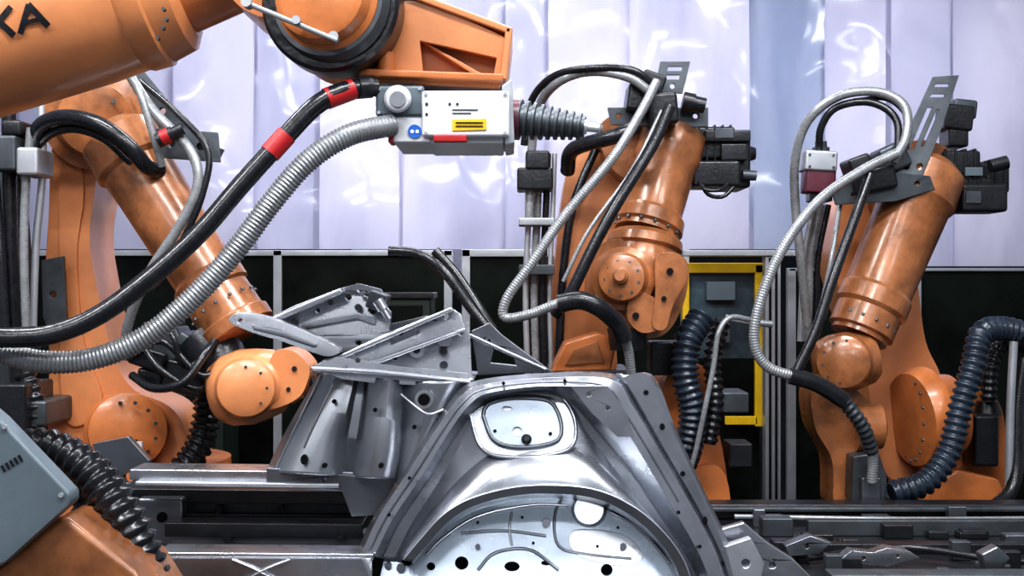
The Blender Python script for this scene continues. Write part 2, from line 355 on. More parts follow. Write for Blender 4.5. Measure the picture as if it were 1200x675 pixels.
# =================== CENTRE ROBOT
def motor(x0,y0,x1,y1,d,rot=0,n=6):
    box('motor_body',x0,y0,x1,y1,d,d+.18,BLK,.012,rot)
    w=(x1-x0)/n
    for i in range(n):
        box('motor_fin',x0+w*i+w*.3,y0-2,x0+w*i+w*.55,y1+2,d-.006,d+.17,BLK,.002,0)
def robot_centre():
    d=4.6
    slab('link_arm',[(668,190),(700,168),(742,188),(736,240),(716,330),(722,400),(716,440),(650,440),(648,380),(652,290)],d+.15,.22,ORL,bev=.03,sm=True,seg=4)
    tube('link_cable',[(700,170,d+.1),(672,240,d+.08),(660,320,d+.08),(655,420,d+.08)],5,RUB)
    slab('elbow_casting',[(702,150),(730,132),(790,138),(818,155),(820,190),(800,215),(740,212),(712,190)],d-.02,.3,ORB,bev=.03,sm=True,seg=4)
    lathe('forearm',(792,150,d-.04),(757,275,d-.16),[(0,28),(.06,38),(.3,39),(.34,36),(.8,35),(.84,40),(.94,41),(.96,37),(1,37)],ORB)
    boltring('forearm_bolts',(759,268,d-.16),P((757,275,d-.16))-P((792,150,d-.04)),38,14,2,3,GRD)
    lathe('wrist_hub',(757,275,d-.16),(748,338,d-.2),[(0,37),(.1,44),(.25,45),(.3,40),(.7,44),(1,36)],ORB,ang=40)
    slab('wrist_casting',[(700,292),(735,278),(775,288),(804,305),(806,335),(796,368),(778,392),(748,396),(712,378),(690,348)],d-.26,.24,ORB,bev=.045,sm=True,seg=5)
    lathe('wrist_disc',(728,325,d-.36),(736,330,d-.1),[(0,12),(.04,26),(.2,30),(.25,37),(.5,38),(1,38)],ORB,ang=35)
    boltring('wrist_bolts',(729,326,d-.352),P((728,325,d-.36))-P((736,330,d-.1)),20,9,2,1.2,GRD)
    lathe('wrist_disc_hub',(726,323,d-.39),(729,326,d-.34),[(0,6),(.2,9),(1,9)],ORB)
    slab('wrist_fork',[(770,300),(795,298),(806,315),(804,330),(788,360),(780,385),(765,382),(768,345)],d-.34,.14,ORB,bev=.02,sm=True,seg=4)
    slab('wrist_web',[(742,345),(768,350),(775,382),(752,390),(735,372)],d-.33,.1,ORB,bev=.015,sm=True,seg=3)
    discs('fork_holes',[(785,318,d-.345,4),(778,350,d-.345,3),(745,370,d-.335,4),(708,345,d-.27,3)],HOL)
    slab('tool_plate',[(646,436),(662,402),(700,390),(724,398),(716,434)],d-.2,.18,ORG,bev=.008)
    slab('tool_cutout',[(662,428),(672,410),(700,400),(708,425)],d-.206,.02,ORB,bev=.002)
    lathe('tool_changer',(735,385,d-.25),(735,410,d-.25),[(0,24),(1,20)],BLK)
    motor(806,148,862,186,d-.05); motor(800,176,824,216,d-.08); box('motor_cap',826,152,880,166,d-.08,d,BLK,.006)
    box('motor_side',836,160,880,220,d-.03,d+.2,BLK,.012); box('motor_tag',838,150,860,162,d-.085,d-.07,GRD,.002)
    box('motor_face',812,188,868,218,d-.1,d+.1,BLK,.01); box('motor_face_b',845,168,876,188,d-.075,d,BLK,.006)
    lathe('motor_plug',(878,180,d+.05),(885,180,d+.05),[(0,9),(1,7)],BLK)
    lathe('motor_plug_b',(870,205,d-.05),(886,206,d-.05),[(0,6),(1,6)],GRD)
    tube('motor_lead',[(822,214,d-.09),(830,228,d-.1),(848,230,d-.1),(864,214,d-.08)],2.5,RUB)
    tube('motor_lead_b',[(818,210,d-.09),(826,222,d-.12),(845,222,d-.12),(858,210,d-.08)],2,RUB)
    slab('mast_bracket',[(774,72),(809,72),(800,110),(767,106)],d-.12,.012,GRD,holes=[[(783,78),(800,78),(799,83),(782,83)],[(781,88),(797,88),(796,93),(780,93)],('c',788,101,3)],bev=.0015)
    slab('mast_plate',[(712,126),(830,126),(830,148),(800,150),(716,146)],d-.15,.014,GRD,holes=[('c',725,136,3),('c',815,136,3)],bev=.0015)
    obar('mast_post',(772,105,d-.1),(762,140,d-.1),14,.05,GRD)
    box('hose_clamp',736,96,768,130,d-.22,d-.05,BLK,.012,8); box('hose_clamp_b',762,108,795,145,d-.26,d-.1,BLK,.012,-5)
    box('hose_clamp_c',752,84,780,104,d-.2,d-.1,BLK,.008,20)
    lathe('connector_drum',(800,118,d-.2),(826,124,d-.2),[(0,11),(.5,11),(.5,9),(1,9)],BLK)
    tube('grey_hose',[(765,110,d-.25),(735,90,d-.25),(690,84,d-.2),(652,98,d-.15),(630,130,d-.05),(622,190,d),(620,260,d)],5.5,GRH)
    tube('black_hose',[(780,118,d-.22),(745,84,d-.26),(690,80,d-.22),(648,90,d-.15),(622,120,d-.05),(614,170,d)],4.5,RUB)
    tube('dress_hose',[(770,95,d-.3),(752,130,d-.33),(718,185,d-.38),(660,255,d-.4),(622,310,d-.42),(594,350,d-.42),(592,372,d-.42),(622,368,d-.44),(665,353,d-.46),(700,360,d-.46),(722,378,d-.42),(735,405,d-.38),(740,440,d-.35)],6,GRH,corr=3.2,amp=.04)
    tube('dress_hose_sleeve',[(655,356,d-.45),(680,352,d-.46),(703,361,d-.46),(724,380,d-.42),(731,398,d-.4)],11,RUB)
    tube('black_cable',[(785,125,d-.3),(765,170,d-.34),(725,235,d-.4),(695,290,d-.42),(668,345,d-.42),(650,370,d-.4)],7,RUB)
    tube('black_cable_b',[(745,150,d-.28),(720,160,d-.3),(672,175,d-.2),(665,200,d-.1)],9,RUB)
    tube('thin_cable',[(775,130,d-.28),(740,200,d-.36),(690,270,d-.38),(660,330,d-.38)],2.5,GRH)
    for i,(x,r,mm_) in enumerate(((618,3.5,ALU),(628,4.5,GRH),(638,4,RUB),(646,3,ALU))):
        tube('riser',[(x+4,180,d+.05),(x+2,240,d+.05),(x-2,340,d+.05),(x,430,d+.05),(x+2,520,d+.05)],r,mm_)
    box('riser_valve',606,196,648,222,d-.05,d+.12,BLK,.008); box('riser_valve_b',616,176,644,198,d-.06,d+.1,BLK,.008); box('riser_clamp',608,310,650,322,d-.02,d+.1,GRD,.004)
    box('riser_clamp_b',608,255,650,264,d-.02,d+.1,ALU,.004)
    slab('base_casting',[(782,440),(805,425),(835,440),(842,500),(852,560),(850,612),(792,612),(778,560),(775,480)],d+.05,.35,ORG,bev=.03,sm=True,seg=4)
    slab('base_flange',[(806,560),(838,545),(854,570),(852,612),(812,612)],d-.02,.1,ORG,bev=.01,sm=True)
    tube('energy_hose',[(822,372,d-.1),(806,400,d-.14),(803,440,d-.16),(812,480,d-.16),(808,520,d-.14),(800,545,d-.1)],17,RBL,corr=8)
    tube('energy_hose_b',[(845,380,d-.05),(835,420,d-.08),(838,470,d-.1),(830,520,d-.1)],11,RUB,corr=8)
    tube('signal_cable',[(880,375,d-.2),(856,372,d-.22),(842,390,d-.24),(836,430,d-.24),(826,480,d-.24),(815,530,d-.22),(806,560,d-.2)],3.2,GRH)
    box('junction_box',842,460,878,484,d-.1,d+.1,GRD,.006); box('junction_box_b',855,520,882,548,d,d+.15,BLK,.006)
    box('bracket_box',762,400,800,440,d-.02,d+.1,BLK,.008)
    a=at(740,440,d); wbox('pedestal',(a.x,d+.1,0),(at(870,0,d).x,d+.7,at(0,606,d).z),GRD,.01)
    wbox('pedestal_b',(at(640,0,d).x,d+.12,0),(at(745,0,d).x,d+.5,at(0,436,d).z),STD,.01)
robot_centre(); end('industrial_robot')

# =================== RIGHT ROBOT
def robot_right():
    d=4.8
    slab('link_arm',[(985,240),(1010,228),(1060,245),(1075,330),(1085,400),(1105,450),(1112,540),(1080,566),(1040,558),(1024,500),(1015,440),(990,360),(976,300)],d+.1,.24,ORL,bev=.03,sm=True,seg=4)
    slab('elbow_casting',[(1030,190),(1070,165),(1108,172),(1124,200),(1118,245),(1080,262),(1035,250)],d-.05,.32,ORB,bev=.03,sm=True,seg=4)
    lathe('forearm',(1092,190,d-.08),(1006,395,d-.2),[(0,30),(.05,44),(.22,46),(.25,42),(.74,39),(.76,42),(.84,42),(.86,38),(.97,38),(.98,33),(1,33)],ORB)
    boltring('forearm_bolts',(1014,377,d-.2),P((1006,395,d-.2))-P((1092,190,d-.08)),36,14,1.8,3,GRD)
    lathe('wrist_joint',(955,430,d-.24),(1026,418,d-.24),[(0,18),(.05,28),(.3,34),(.6,35),(.9,30),(1,24)],ORB,ang=40)
    lathe('wrist_cap',(988,424,d-.36),(990,424,d-.2),[(0,20),(.1,30),(.3,33),(1,33)],ORB,ang=40)
    boltring('wrist_bolts',(988,424,d-.352),Vector((0,-1,0)),25,10,1.6,1,GRD)
    slab('wrist_lower',[(952,455),(975,445),(1010,462),(1026,490),(1020,530),(1000,545),(996,590),(978,596),(975,540),(955,500)],d-.22,.2,ORB,bev=.03,sm=True,seg=4)
    lathe('wrist_lower_hub',(1035,500,d-.2),(1000,500,d-.2),[(0,18),(.1,26),(1,30)],ORB)
    slab('welding_tool',[(1000,535),(1030,530),(1040,560),(1036,612),(1015,612),(998,585)],d-.32,.1,GRD,holes=[('c',1020,560,4)],bev=.006)
    box('tool_block',1010,560,1032,600,d-.36,d-.3,STD,.004)
    lathe('shoulder_flange',(1066,492,d-.02),(1112,486,d+.02),[(0,40),(.02,54),(.25,60),(.45,60),(.5,50),(1,48)],ORG)
    boltring('shoulder_bolts',(1068,492,d-.02),Vector((-1,0,0)),48,16,2.2,2,GRD)
    slab('base_casting',[(1095,475),(1130,450),(1170,470),(1180,530),(1176,602),(1090,600),(1078,560)],d+.05,.4,ORG,bev=.03,sm=True,seg=4)
    slab('base_foot',[(1086,572),(1120,550),(1172,562),(1190,604),(1080,604)],d-.08,.15,ORG,bev=.015)
    box('base_motor',1142,486,1172,548,d-.08,d+.1,BLK,.015); lathe('base_motor_cap',(1157,486,d+0),(1157,470,d+0),[(0,16),(1,12)],BLK)
    motor(1100,208,1165,246,d-.1); motor(1120,190,1184,226,d-.02); box('motor_front',1128,215,1182,248,d-.14,d+.04,BLK,.012)
    motor(1104,176,1150,206,d-.06,n=4); box('connector_block',1108,122,1142,152,d-.05,d+.08,BLK,.01,6); box('connector_block_b',1118,116,1146,138,d+0,d+.1,GRD,.01,6)
    box('connector_block_c',1112,148,1136,172,d-.04,d+.08,BLK,.01); lathe('motor_plug',(1160,195,d-.12),(1180,190,d-.12),[(0,8),(1,8)],BLK)
    box('motor_tag',1132,196,1152,206,d-.125,d-.11,GRM,.002); box('motor_label',1132,224,1150,238,d-.146,d-.14,GRD,.001)
    slab('mast_bracket',[(1094,90),(1124,88),(1100,160),(1078,212),(1040,208),(1062,160)],d-.2,.014,GRD,holes=[[(1097,98),(1113,98),(1112,102),(1095,102)],[(1092,110),(1108,110),(1107,114),(1090,114)],[(1087,126),(1093,126),(1072,175),(1066,175)],[(1098,128),(1102,128),(1083,172),(1079,172)],('c',1062,195,4),('c',1078,195,4)],bev=.0015,gx=.0,gy=-.0008)
    slab('mast_foot',[(975,222),(1030,200),(1090,206),(1096,222),(1050,236),(980,240)],d-.25,.02,GRD,holes=[('c',1000,228,3),('c',1075,215,3)],bev=.002)
    box('hose_clamp',1000,196,1052,224,d-.28,d-.1,BLK,.012,-12); box('hose_clamp_b',1034,168,1066,200,d-.26,d-.12,GRD,.012,-25)
    box('hose_clamp_c',996,182,1022,200,d-.3,d-.16,BLK,.01,-20)
    tube('grey_loop',[(1046,190,d-.3),(1062,160,d-.3),(1060,125,d-.28),(1030,108,d-.24),(985,112,d-.2),(948,140,d-.15),(932,185,d-.1),(932,240,d-.05),(938,300,d-.05),(946,380,d)],5.5,GRH)
    tube('black_loop',[(1052,185,d-.28),(1050,140,d-.26),(1020,120,d-.22),(980,126,d-.18),(962,150,d-.15),(960,178,d-.12)],4.5,RUB)
    tube('black_loop_b',[(1062,175,d-.26),(1064,140,d-.26),(1040,116,d-.22),(1000,118,d-.18)],3,RUB)
    lathe('junction_gland',(962,166,d-.1),(962,180,d-.1),[(0,7),(.5,7),(.5,10),(1,10)],GRD)
    box('junction_cap',944,176,982,200,d-.16,d-.04,ALU,.008,3); box('junction_body',945,198,980,226,d-.15,d-.05,MAR,.008,3); box('junction_mount',950,222,976,236,d-.13,d-.05,BLK,.005)
    discs('junction_screws',[(949,181,d-.162,1.5),(977,182,d-.162,1.5),(949,195,d-.162,1.5),(977,196,d-.162,1.5)],GRD,.003)
    tube('dress_hose',[(1050,180,d-.32),(1010,200,d-.36),(960,235,d-.42),(918,290,d-.46),(892,350,d-.48),(884,400,d-.48),(900,430,d-.48),(940,444,d-.48),(980,462,d-.46),(1008,495,d-.44),(1022,530,d-.4),(1022,565,d-.38)],6.3,GRH,corr=3.2,amp=.04)
    tube('dress_sleeve',[(925,440,d-.48),(958,450,d-.47),(990,470,d-.46)],10,RUB)
    tube('dress_sleeve_b',[(985,465,d-.46),(1010,498,d-.44),(1022,530,d-.4)],9,GRD,corr=7)
    tube('black_cable',[(1020,205,d-.35),(1000,260,d-.4),(975,330,d-.44),(955,390,d-.46),(930,442,d-.47)],6,RUB)
    tube('thin_cable',[(985,235,d-.2),(975,300,d-.3),(960,370,d-.3),(940,430,d-.4)],3,GRH)
    for x,r,q in((940,4,ALU),(948,5,GRH),(957,3.5,RUB)):
        tube('riser',[(x+14,240,d+.1),(x+2,300,d+.1),(x,350,d+.1),(x-2,400,d+.1)],r,q)
    tube('energy_hose',[(1215,395,d-.1),(1175,385,d-.14),(1150,392,d-.2),(1140,430,d-.24),(1125,480,d-.26),(1112,530,d-.28),(1085,565,d-.3),(1045,578,d-.32)],15,RBL,corr=9)
    tube('energy_hose_b',[(1215,410,d+.02),(1180,402,d-.02),(1162,425,d-.06),(1158,470,d-.06)],10,RUB,corr=8)
    tube('floor_hose',[(1200,420,d-.1),(1192,480,d-.12),(1190,560,d-.16),(1170,590,d-.2),(1130,604,d-.25)],8,RUB)
    tube('floor_pipe',[(1188,400,d-.15),(1184,480,d-.15),(1182,590,d-.15)],5,ALU)
    tube('signal_cable',[(905,380,d-.3),(870,376,d-.3),(850,372,d-.3)],4,GRH)
    box('sensor_block',1010,608,1040,625,d-.3,d-.2,BLK,.004)
    wbox('pedestal',(at(1075,0,d).x,d-.05,0),(at(1200,0,d).x,d+.75,at(0,601,d).z),GRD,.01)
robot_right(); end('industrial_robot')

# =================== FOREGROUND ROBOT WITH SPINDLE TOOL
def robot_front():
    d=2.55
    lathe('forearm',(-330,140,d),(215,-18,d),[(0,92),(.08,92),(.10,88),(.30,88),(.31,91),(.34,91),(.35,88),(.55,88),(.80,86),(.88,83),(.89,86),(.93,86),(.935,82),(.985,76),(1,62)],ORL,seg=64)
    boltring('forearm_bolts',(204,-15,d),P((215,-18,d))-P((-330,140,d)),66,18,3,3,GRD)
    discs('arm_screws',[(193,12,d-.13,2.2),(196,24,d-.125,2.2),(192,34,d-.118,2.2),(186,46,d-.1,2.2)],GRD,.012)
    lathe('forearm_neck',(205,-15,d),(330,-55,d),[(0,58),(.6,50),(1,60)],ORG)
    lathe('wrist_body',(325,-75,d),(407,20,d-.02),[(0,62),(.05,72),(.3,74),(.33,68),(.55,68),(.58,72),(.9,72),(1,70)],ORG,seg=56)
    slab('wrist_casting',[(262,-30),(275,2),(300,18),(322,24),(338,50),(352,58),(380,40),(420,-20),(400,-60)],d-.12,.24,ORG,bev=.03,sm=True,seg=4)
    lathe('wrist_knob',(352,42,d-.15),(342,66,d-.15),[(0,22),(.4,22),(.8,17),(1,10)],ORG)
    lathe('seal_ring',(386,2,d-.19),(398,16,d-.09),[(0,76),(.1,80),(.8,80),(1,77)],BLK,seg=64)
    lathe('seal_groove',(384,0,d-.2),(388,4,d-.18),[(0,66),(1,72)],GRD,seg=64)
    lathe('wrist_hub',(372,-10,d-.24),(388,4,d-.17),[(0,46),(.1,54),(.5,58),(.6,64),(1,64)],ORG,seg=56)
    lathe('mount_flange',(398,16,d-.09),(412,32,d+.0),[(0,70),(1,72)],ORG,seg=56)
    obar('grease_hose',(285,2,d-.27),(396,48,d-.25),6,.012,ALU)
    discs('fitting',[(292,6,d-.26,6),(350,27,d-.25,5),(393,46,d-.22,6)],ALU,.03)
    out=[(440,10),(470,0),(505,2),(597,46),(597,62),(585,104),(432,96),(410,90),(425,60)]
    slab('bracket_side',out,d-.10,.014,ORL,holes=[[(492,48),(582,68),(578,90),(562,92),(496,86)]],bev=.002)
    slab('bracket_side_b',out,d+.12,.016,ORL,bev=.002)
    obar('bracket_top',(474,4,d+.01),(599,50,d+.01),8,.24,ORL); obar('bracket_bottom',(430,98,d),(590,104,d),8,.28,ORG)
    obar('bracket_end',(597,46,d+.01),(590,104,d+.01),8,.24,ORL)
    slab('bracket_back',[(452,26),(472,8),(590,52),(580,98),(436,92)],d-.06,.012,ORL,bev=.002)
    slab('bracket_gusset',[(492,48),(500,50),(572,90),(562,92)],d-.09,.035,ORL,bev=.002)
    lathe('bracket_boss',(452,62,d-.12),(452,84,d-.12),[(0,10),(1,10)],ORG)
    box('housing',494,106,597,160,d-.17,d+.1,WHT,.006)
    box('housing_cover',440,100,497,136,d-.16,d+.08,GRM,.006)
    lathe('round_knob',(466,116,d-.19),(466,116,d-.15),[(0,13),(.3,16),(1,16)],WHT); lathe('knob_face',(466,116,d-.196),(466,116,d-.188),[(0,9),(1,10)],ALU)
    box('lower_housing',460,136,505,167,d-.155,d+.06,WHT,.004)
    box('red_band',455,138,461,167,d-.156,d-.1,RED,.002); box('red_band_b',508,158,547,166,d-.178,d-.16,RED,.002)
    box('base_skirt',500,160,590,168,d-.15,d+.08,WHT,.004)
    discs('blue_label',[(486,154,d-.156,8)],BLU,.002); discs('label_dot',[(483,154,d-.1585,2.2),(489,154,d-.1585,2.2)],WHT,.001)
    slab('yellow_label',[(530,140),(570,139),(570,152),(530,153)],d-.1725,.002,YEL,bev=0.0003)
    for i,(a,c,y) in enumerate(((530,560,128),(530,552,132))): box('print_line',a,y,c,y+1.2,d-.1715,d-.1705,GRD,0)
    discs('housing_holes',[(500,122,d-.17,1.8),(527,122,d-.17,1.5),(536,122,d-.17,1.5),(500,134,d-.17,1.6)],BLK,.002)
    for y in(143,147): box('label_print',534,y,566,y+1.2,d-.1745,d-.1735,BLK,0)
    discs('cover_screws',[(499,110,d-.17,2),(592,110,d-.17,2),(592,156,d-.17,2),(499,156,d-.17,2),(444,104,d-.16,2),(492,104,d-.16,2),(444,132,d-.16,2)],ALU,.004)
    slab('end_plate',[(588,100),(600,92),(603,168),(592,170)],d-.15,.2,ALU,bev=.003)
    lathe('bearing_ring',(601,140,d-.07),(608,140,d-.07),[(0,24),(1,24)],MAR)
    prof=[];N=9
    for i in range(N):
        t=i/N; R=24-9*t
        prof+= [(t,R),(t+.4/N,R),(t+.5/N,R*.78),(t+.9/N,R*.78)]
    lathe('bellows',(607,140,d-.07),(686,149,d-.09),prof,GRD,ang=60)
    lathe('spindle_tip',(684,149,d-.09),(706,151,d-.09),[(0,9),(.15,9),(.2,5),(.8,5),(.85,7),(1,3)],ALU)
    tube('power_hose',[(-60,392,d-.35),(0,396,d-.33),(60,392,d-.32),(118,368,d-.3),(180,322,d-.28),(235,272,d-.26),(285,214,d-.24),(330,165,d-.22),(370,124,d-.2),(405,106,d-.18),(440,102,d-.15)],11.5,RUB,res=20)
    def band(a,c,m_,r=12.6): tube('hose_band',[a,((a[0]+c[0])/2,(a[1]+c[1])/2,(a[2]+c[2])/2),c],r,m_,res=20)
    band((316,180,d-.225),(336,158,d-.217),RED); band((382,116,d-.192),(414,104,d-.172),RED); band((418,103,d-.17),(434,102,d-.155),BLK,13)
    tube('corrugated_hose',[(-60,398,d-.28),(0,412,d-.28),(50,424,d-.28),(110,420,d-.27),(170,395,d-.26),(225,350,d-.25),(275,295,d-.24),(320,235,d-.23),(362,188,d-.22),(410,158,d-.2),(462,146,d-.16)],13.5,GRH,corr=4.6,res=20,amp=.07)
    tube('lower_black_hose',[(-60,420,d-.2),(0,402,d-.22),(40,398,d-.24)],16,RUB)
    # painted lettering strokes following the round surface of the arm
    p0=P((-330,140,d));p1=P((215,-18,d)); T=(p1-p0).normalized(); R=mm(88.3,d)
    def onarm(x,y):
        yy=d-R
        for _ in range(12):
            q=at(x,y,yy); r=q-p0; r=Vector((r.x,0,r.z)); h=(r-T*r.dot(T)).length
            yy=d-math.sqrt(max(1e-6,R*R-h*h))
        return at(x,y,yy)+Vector((0,-.0015,0))
    V=[];Fc=[]
    def stroke(x0,y0,x1,y1,w):
        L=math.hypot(x1-x0,y1-y0); nx,ny=-(y1-y0)/L*w/2,(x1-x0)/L*w/2; s=len(V); n=12
        for i in range(n+1):
            t=i/n; x=x0+(x1-x0)*t; y=y0+(y1-y0)*t
            for k in(-1,-.33,.33,1): V.append(onarm(x+nx*k,y+ny*k))
        for i in range(n):
            for k in range(3): Fc.append((s+i*4+k,s+i*4+k+1,s+i*4+k+5,s+i*4+k+4))
    for st in((-6,50,-12,14,7),(-7,32,13,8,7),(0,26,17,42,7.5),(24,40,34,5,7),(33,5,57,31,7.5),(29,27,46,23,5.5)): stroke(*st)
    mk('arm_lettering',V,Fc,BLK,smooth=False,recalc=False)
robot_front(); end('industrial_robot')

# =================== BOTTOM LEFT ROBOT (partly in frame)
def robot_corner():
    d=2.1
    slab('cover_plate',[(-60,440),(0,492),(82,578),(82,590),(0,664),(-60,690)],d,.05,GRM,bev=.006)
    slab('cover_plate_back',[(-60,470),(0,520),(60,585),(0,640),(-60,680)],d+.05,.1,GRD,bev=.006)
    for k in range(5): box('vent_slot',2+k*5,545-k*3,5+k*5,553-k*3,d-.002,d+.01,BLK,0,-30)
    slab('arm_link',[(-10,668),(66,608),(80,608),(158,668),(190,720),(-10,760)],d+.06,.2,ORB,bev=.015)
    discs('bolt',[(72,580,d,3),(6,500,d,3)],ALU,.004)
    tube('energy_hose',[(20,520,d+.25),(60,522,d+.24),(105,552,d+.22),(140,600,d+.2),(165,650,d+.2),(185,720,d+.2)],[17,20,24,26,27,27],RUB,corr=13,res=24,amp=.12)
    tube('energy_hose_b',[(15,560,d+.3),(60,545,d+.34),(95,575,d+.34),(115,640,d+.34),(120,720,d+.34)],20,RUB,corr=12,res=20)
    wbox('arm_base',(-1.0,d+.05,0),(-.66,d+.4,1.38),ORB,.03)
robot_corner(); end('industrial_robot')

# =================== CAR BODY
def car():
    d=3.0
    A=[(418,648,d+.06),(440,602,d+.06),(474,550,d+.06),(510,495,d+.06),(534,462,d+.06),(562,446,d+.06),(640,438,d+.06),(722,440,d+.06),(748,474,d+.06),(778,524,d+.06),(812,582,d+.06),(842,640,d+.06),(860,690,d+.06)]
    B1=[(424,650),(446,604),(480,553),(516,498),(540,466),(566,452),(640,444),(716,446),(741,478),(771,528),(805,586),(835,642),(852,690)]
    B2=[(438,652),(460,608),(494,557),(528,503),(550,474),(574,460),(640,452),(700,458),(722,486),(752,532),(786,590),(818,646),(836,690)]
    B3=[(447,654),(468,611),(502,561),(535,508),(557,480),(580,466),(630,460),(668,470),(700,505),(736,548),(772,600),(806,652),(824,690)]
    C1=[(462,655),(482,615),(512,568),(542,517),(562,487),(584,472),(628,466),(662,476),(690,510),(724,555),(762,605),(796,655),(814,690)]
    z=lambda c,dd:[(x,y,dd) for x,y in c]
    E=[(474,656),(492,634),(522,602),(560,582),(620,570),(690,573),(738,592),(775,622),(800,656),(812,690)]
    M=[(468,655),(487,624),(517,585),(551,550),(580,530),(625,518),(675,525),(712,552),(768,612),(798,655),(813,690)]
    loft('strut_house',[A,z(B1,d+.01),z(B1,d-.0),z(B2,d-.035),z(B2,d-.03),z(B3,d+.03),z(C1,d+.035),z(M,d+.02),z(E,d-.07)],STL,n=90,ang=28)
    E2=[(482,658),(500,638),(528,608),(564,589),(620,578),(688,581),(733,599),(768,628),(791,660),(802,690)]
    loft('arch_flange',[z(E,d-.07),z(E,d-.085),z(E2,d-.075),z(E2,d-.0),[(x*.97+18,y+6,d+.10) for x,y in E2]],STD,n=70,ang=28)
    tube('arch_bead',z(E,d-.078),1.8,STB)
    tube('frame_bead',z(B3,d+.028),1.6,STD); tube('frame_bead_b',z(B1,d+.002),1.3,STB)
    tube('frame_groove',[(x,y,d-.02) for x,y in [(431,651),(453,606),(487,555),(522,500),(545,470),(570,456),(640,448),(708,452),(731,482),(761,530),(795,588)]],1.5,STD)
    inner=[(440,700),(450,655),(490,625),(540,590),(620,572),(700,575),(760,605),(815,670),(820,700)]
    hl=[('c',505,664,5),('c',541,660,8),('c',640,660,6,3),('c',690,597,16,11),('c',477,658,6),('c',711,668,7),('c',600,664,9,6)]
    g=-.0008
    slab('wheelhouse_panel',inner,d+.07,.006,PNL,holes=hl,bev=.0015,sm=False,gy=g)
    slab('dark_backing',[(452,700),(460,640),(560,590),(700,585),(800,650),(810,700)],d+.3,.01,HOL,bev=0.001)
    cyc=sum(p[1] for p in inner)/len(inner)
    Q=lambda x,y,o=0:(x,y,d+.07+g*(y-cyc)-.002-o)
    lathe('access_ring',Q(690,597,.014),Q(690,598,-.006),[(0,17),(.4,20),(1,22)],STL)
    lathe('access_cover',Q(690,597,.008),Q(690,598,-.01),[(0,6),(.4,12),(1,13)],STB)
    tube('panel_rib_b',[Q(600,600),Q(597,620),Q(600,640)],1.6,STL)
    tube('panel_rib_c',[Q(660,580),Q(650,605),Q(655,640),Q(690,650),Q(740,655)],1.8,STD)
    tube('panel_rib_d',[Q(540,625),Q(590,622),Q(640,628)],1.8,STD)
    tube('panel_rib_e',[Q(500,650),Q(520,630),Q(560,605),Q(620,592),Q(665,592)],2.2,STL); tube('panel_rib_f',[Q(715,600),Q(750,620),Q(785,660)],2.2,STL)
    tube('panel_rib_g',[Q(560,668),Q(580,648),Q(620,644),Q(655,668)],2,STD)
    slab('panel_patch_b',[(672,622),(728,626),(752,650),(735,664),(676,650)],d+.07+g*(642-cyc)-.004,.004,STL,bev=.0015,sm=True,gy=g)
    hs=[(*Q(x,y,.003),r) for x,y,r in((560,612,1.6),(612,606,1.6),(724,618,1.6),(700,640,1.6),(625,636,1.6))]
    discs('panel_holes',hs,HOL,.004)
    discs('panel_studs',[(*Q(455,662),4),(*Q(470,665),5),(*Q(560,640),3),(*Q(730,640),4),(*Q(640,612),5)],STL,.012)
    g2=-.0006
    ov=[(566,487),(572,474),(600,467),(640,469),(653,482),(658,504),(650,518),(610,524),(579,516)]
    rim=[(550,484),(562,464),(600,454),(645,458),(668,478),(675,508),(663,528),(610,536),(566,527)]
    slab('reinforcement_plate',ov,d+.010,.008,PNL,holes=[('c',606,506,6),('c',594,479,6,3)],bev=.003,sm=True,gy=g2)
    slab('plate_rim',rim,d+.02,.01,STL,bev=.004,sm=True,gy=g2)
    tube('rim_bead',[(*p,d+.018+g2*(p[1]-490)) for p in rim+rim[:1]],2.2,STL)
    tube('plate_groove',[(*p,d+.012+g2*(p[1]-490)) for p in ov+ov[:1]],2.4,STD)
    lathe('plate_stud',(617,514,d-.02),(617,516,d+.008),[(0,3),(.3,6),(1,6)],BLK)
    discs('plate_dots',[(580,505,d+.004,2),(645,508,d-.002,2)],HOL,.004)
    slab('corner_gusset',[(668,452),(712,452),(733,482),(744,512),(724,512),(694,485)],d-.045,.008,STL,holes=[('c',712,478,3),('c',690,462,3)],bev=.002,gy=0)
    discs('gusset_holes',[(662,446,d-.018,2),(590,449,d-.018,2),(480,560,d-.03,2),(456,603,d-.03,2),(795,600,d-.03,2),(820,640,d-.03,2)],HOL,.006)
    O1=[(738,440),(766,442),(790,500),(822,570),(850,630),(868,690)]
    O0=[(722,438),(742,470),(770,520),(806,582),(836,640),(854,690)]
    loft('body_rail',[z(O0,d+.07),z(O0,d+.045),z([(x+6,y) for x,y in O0],d+.03),z([(x-6,y) for x,y in O1],d+.03),z(O1,d+.05),z(O1,d+.16)],STL,n=50,ang=28)
    discs('rail_holes',[(757,460,d+.028,3),(776,500,d+.028,3,4),(800,555,d+.028,3),(826,610,d+.028,3,5),(846,660,d+.028,3)],HOL,.004)
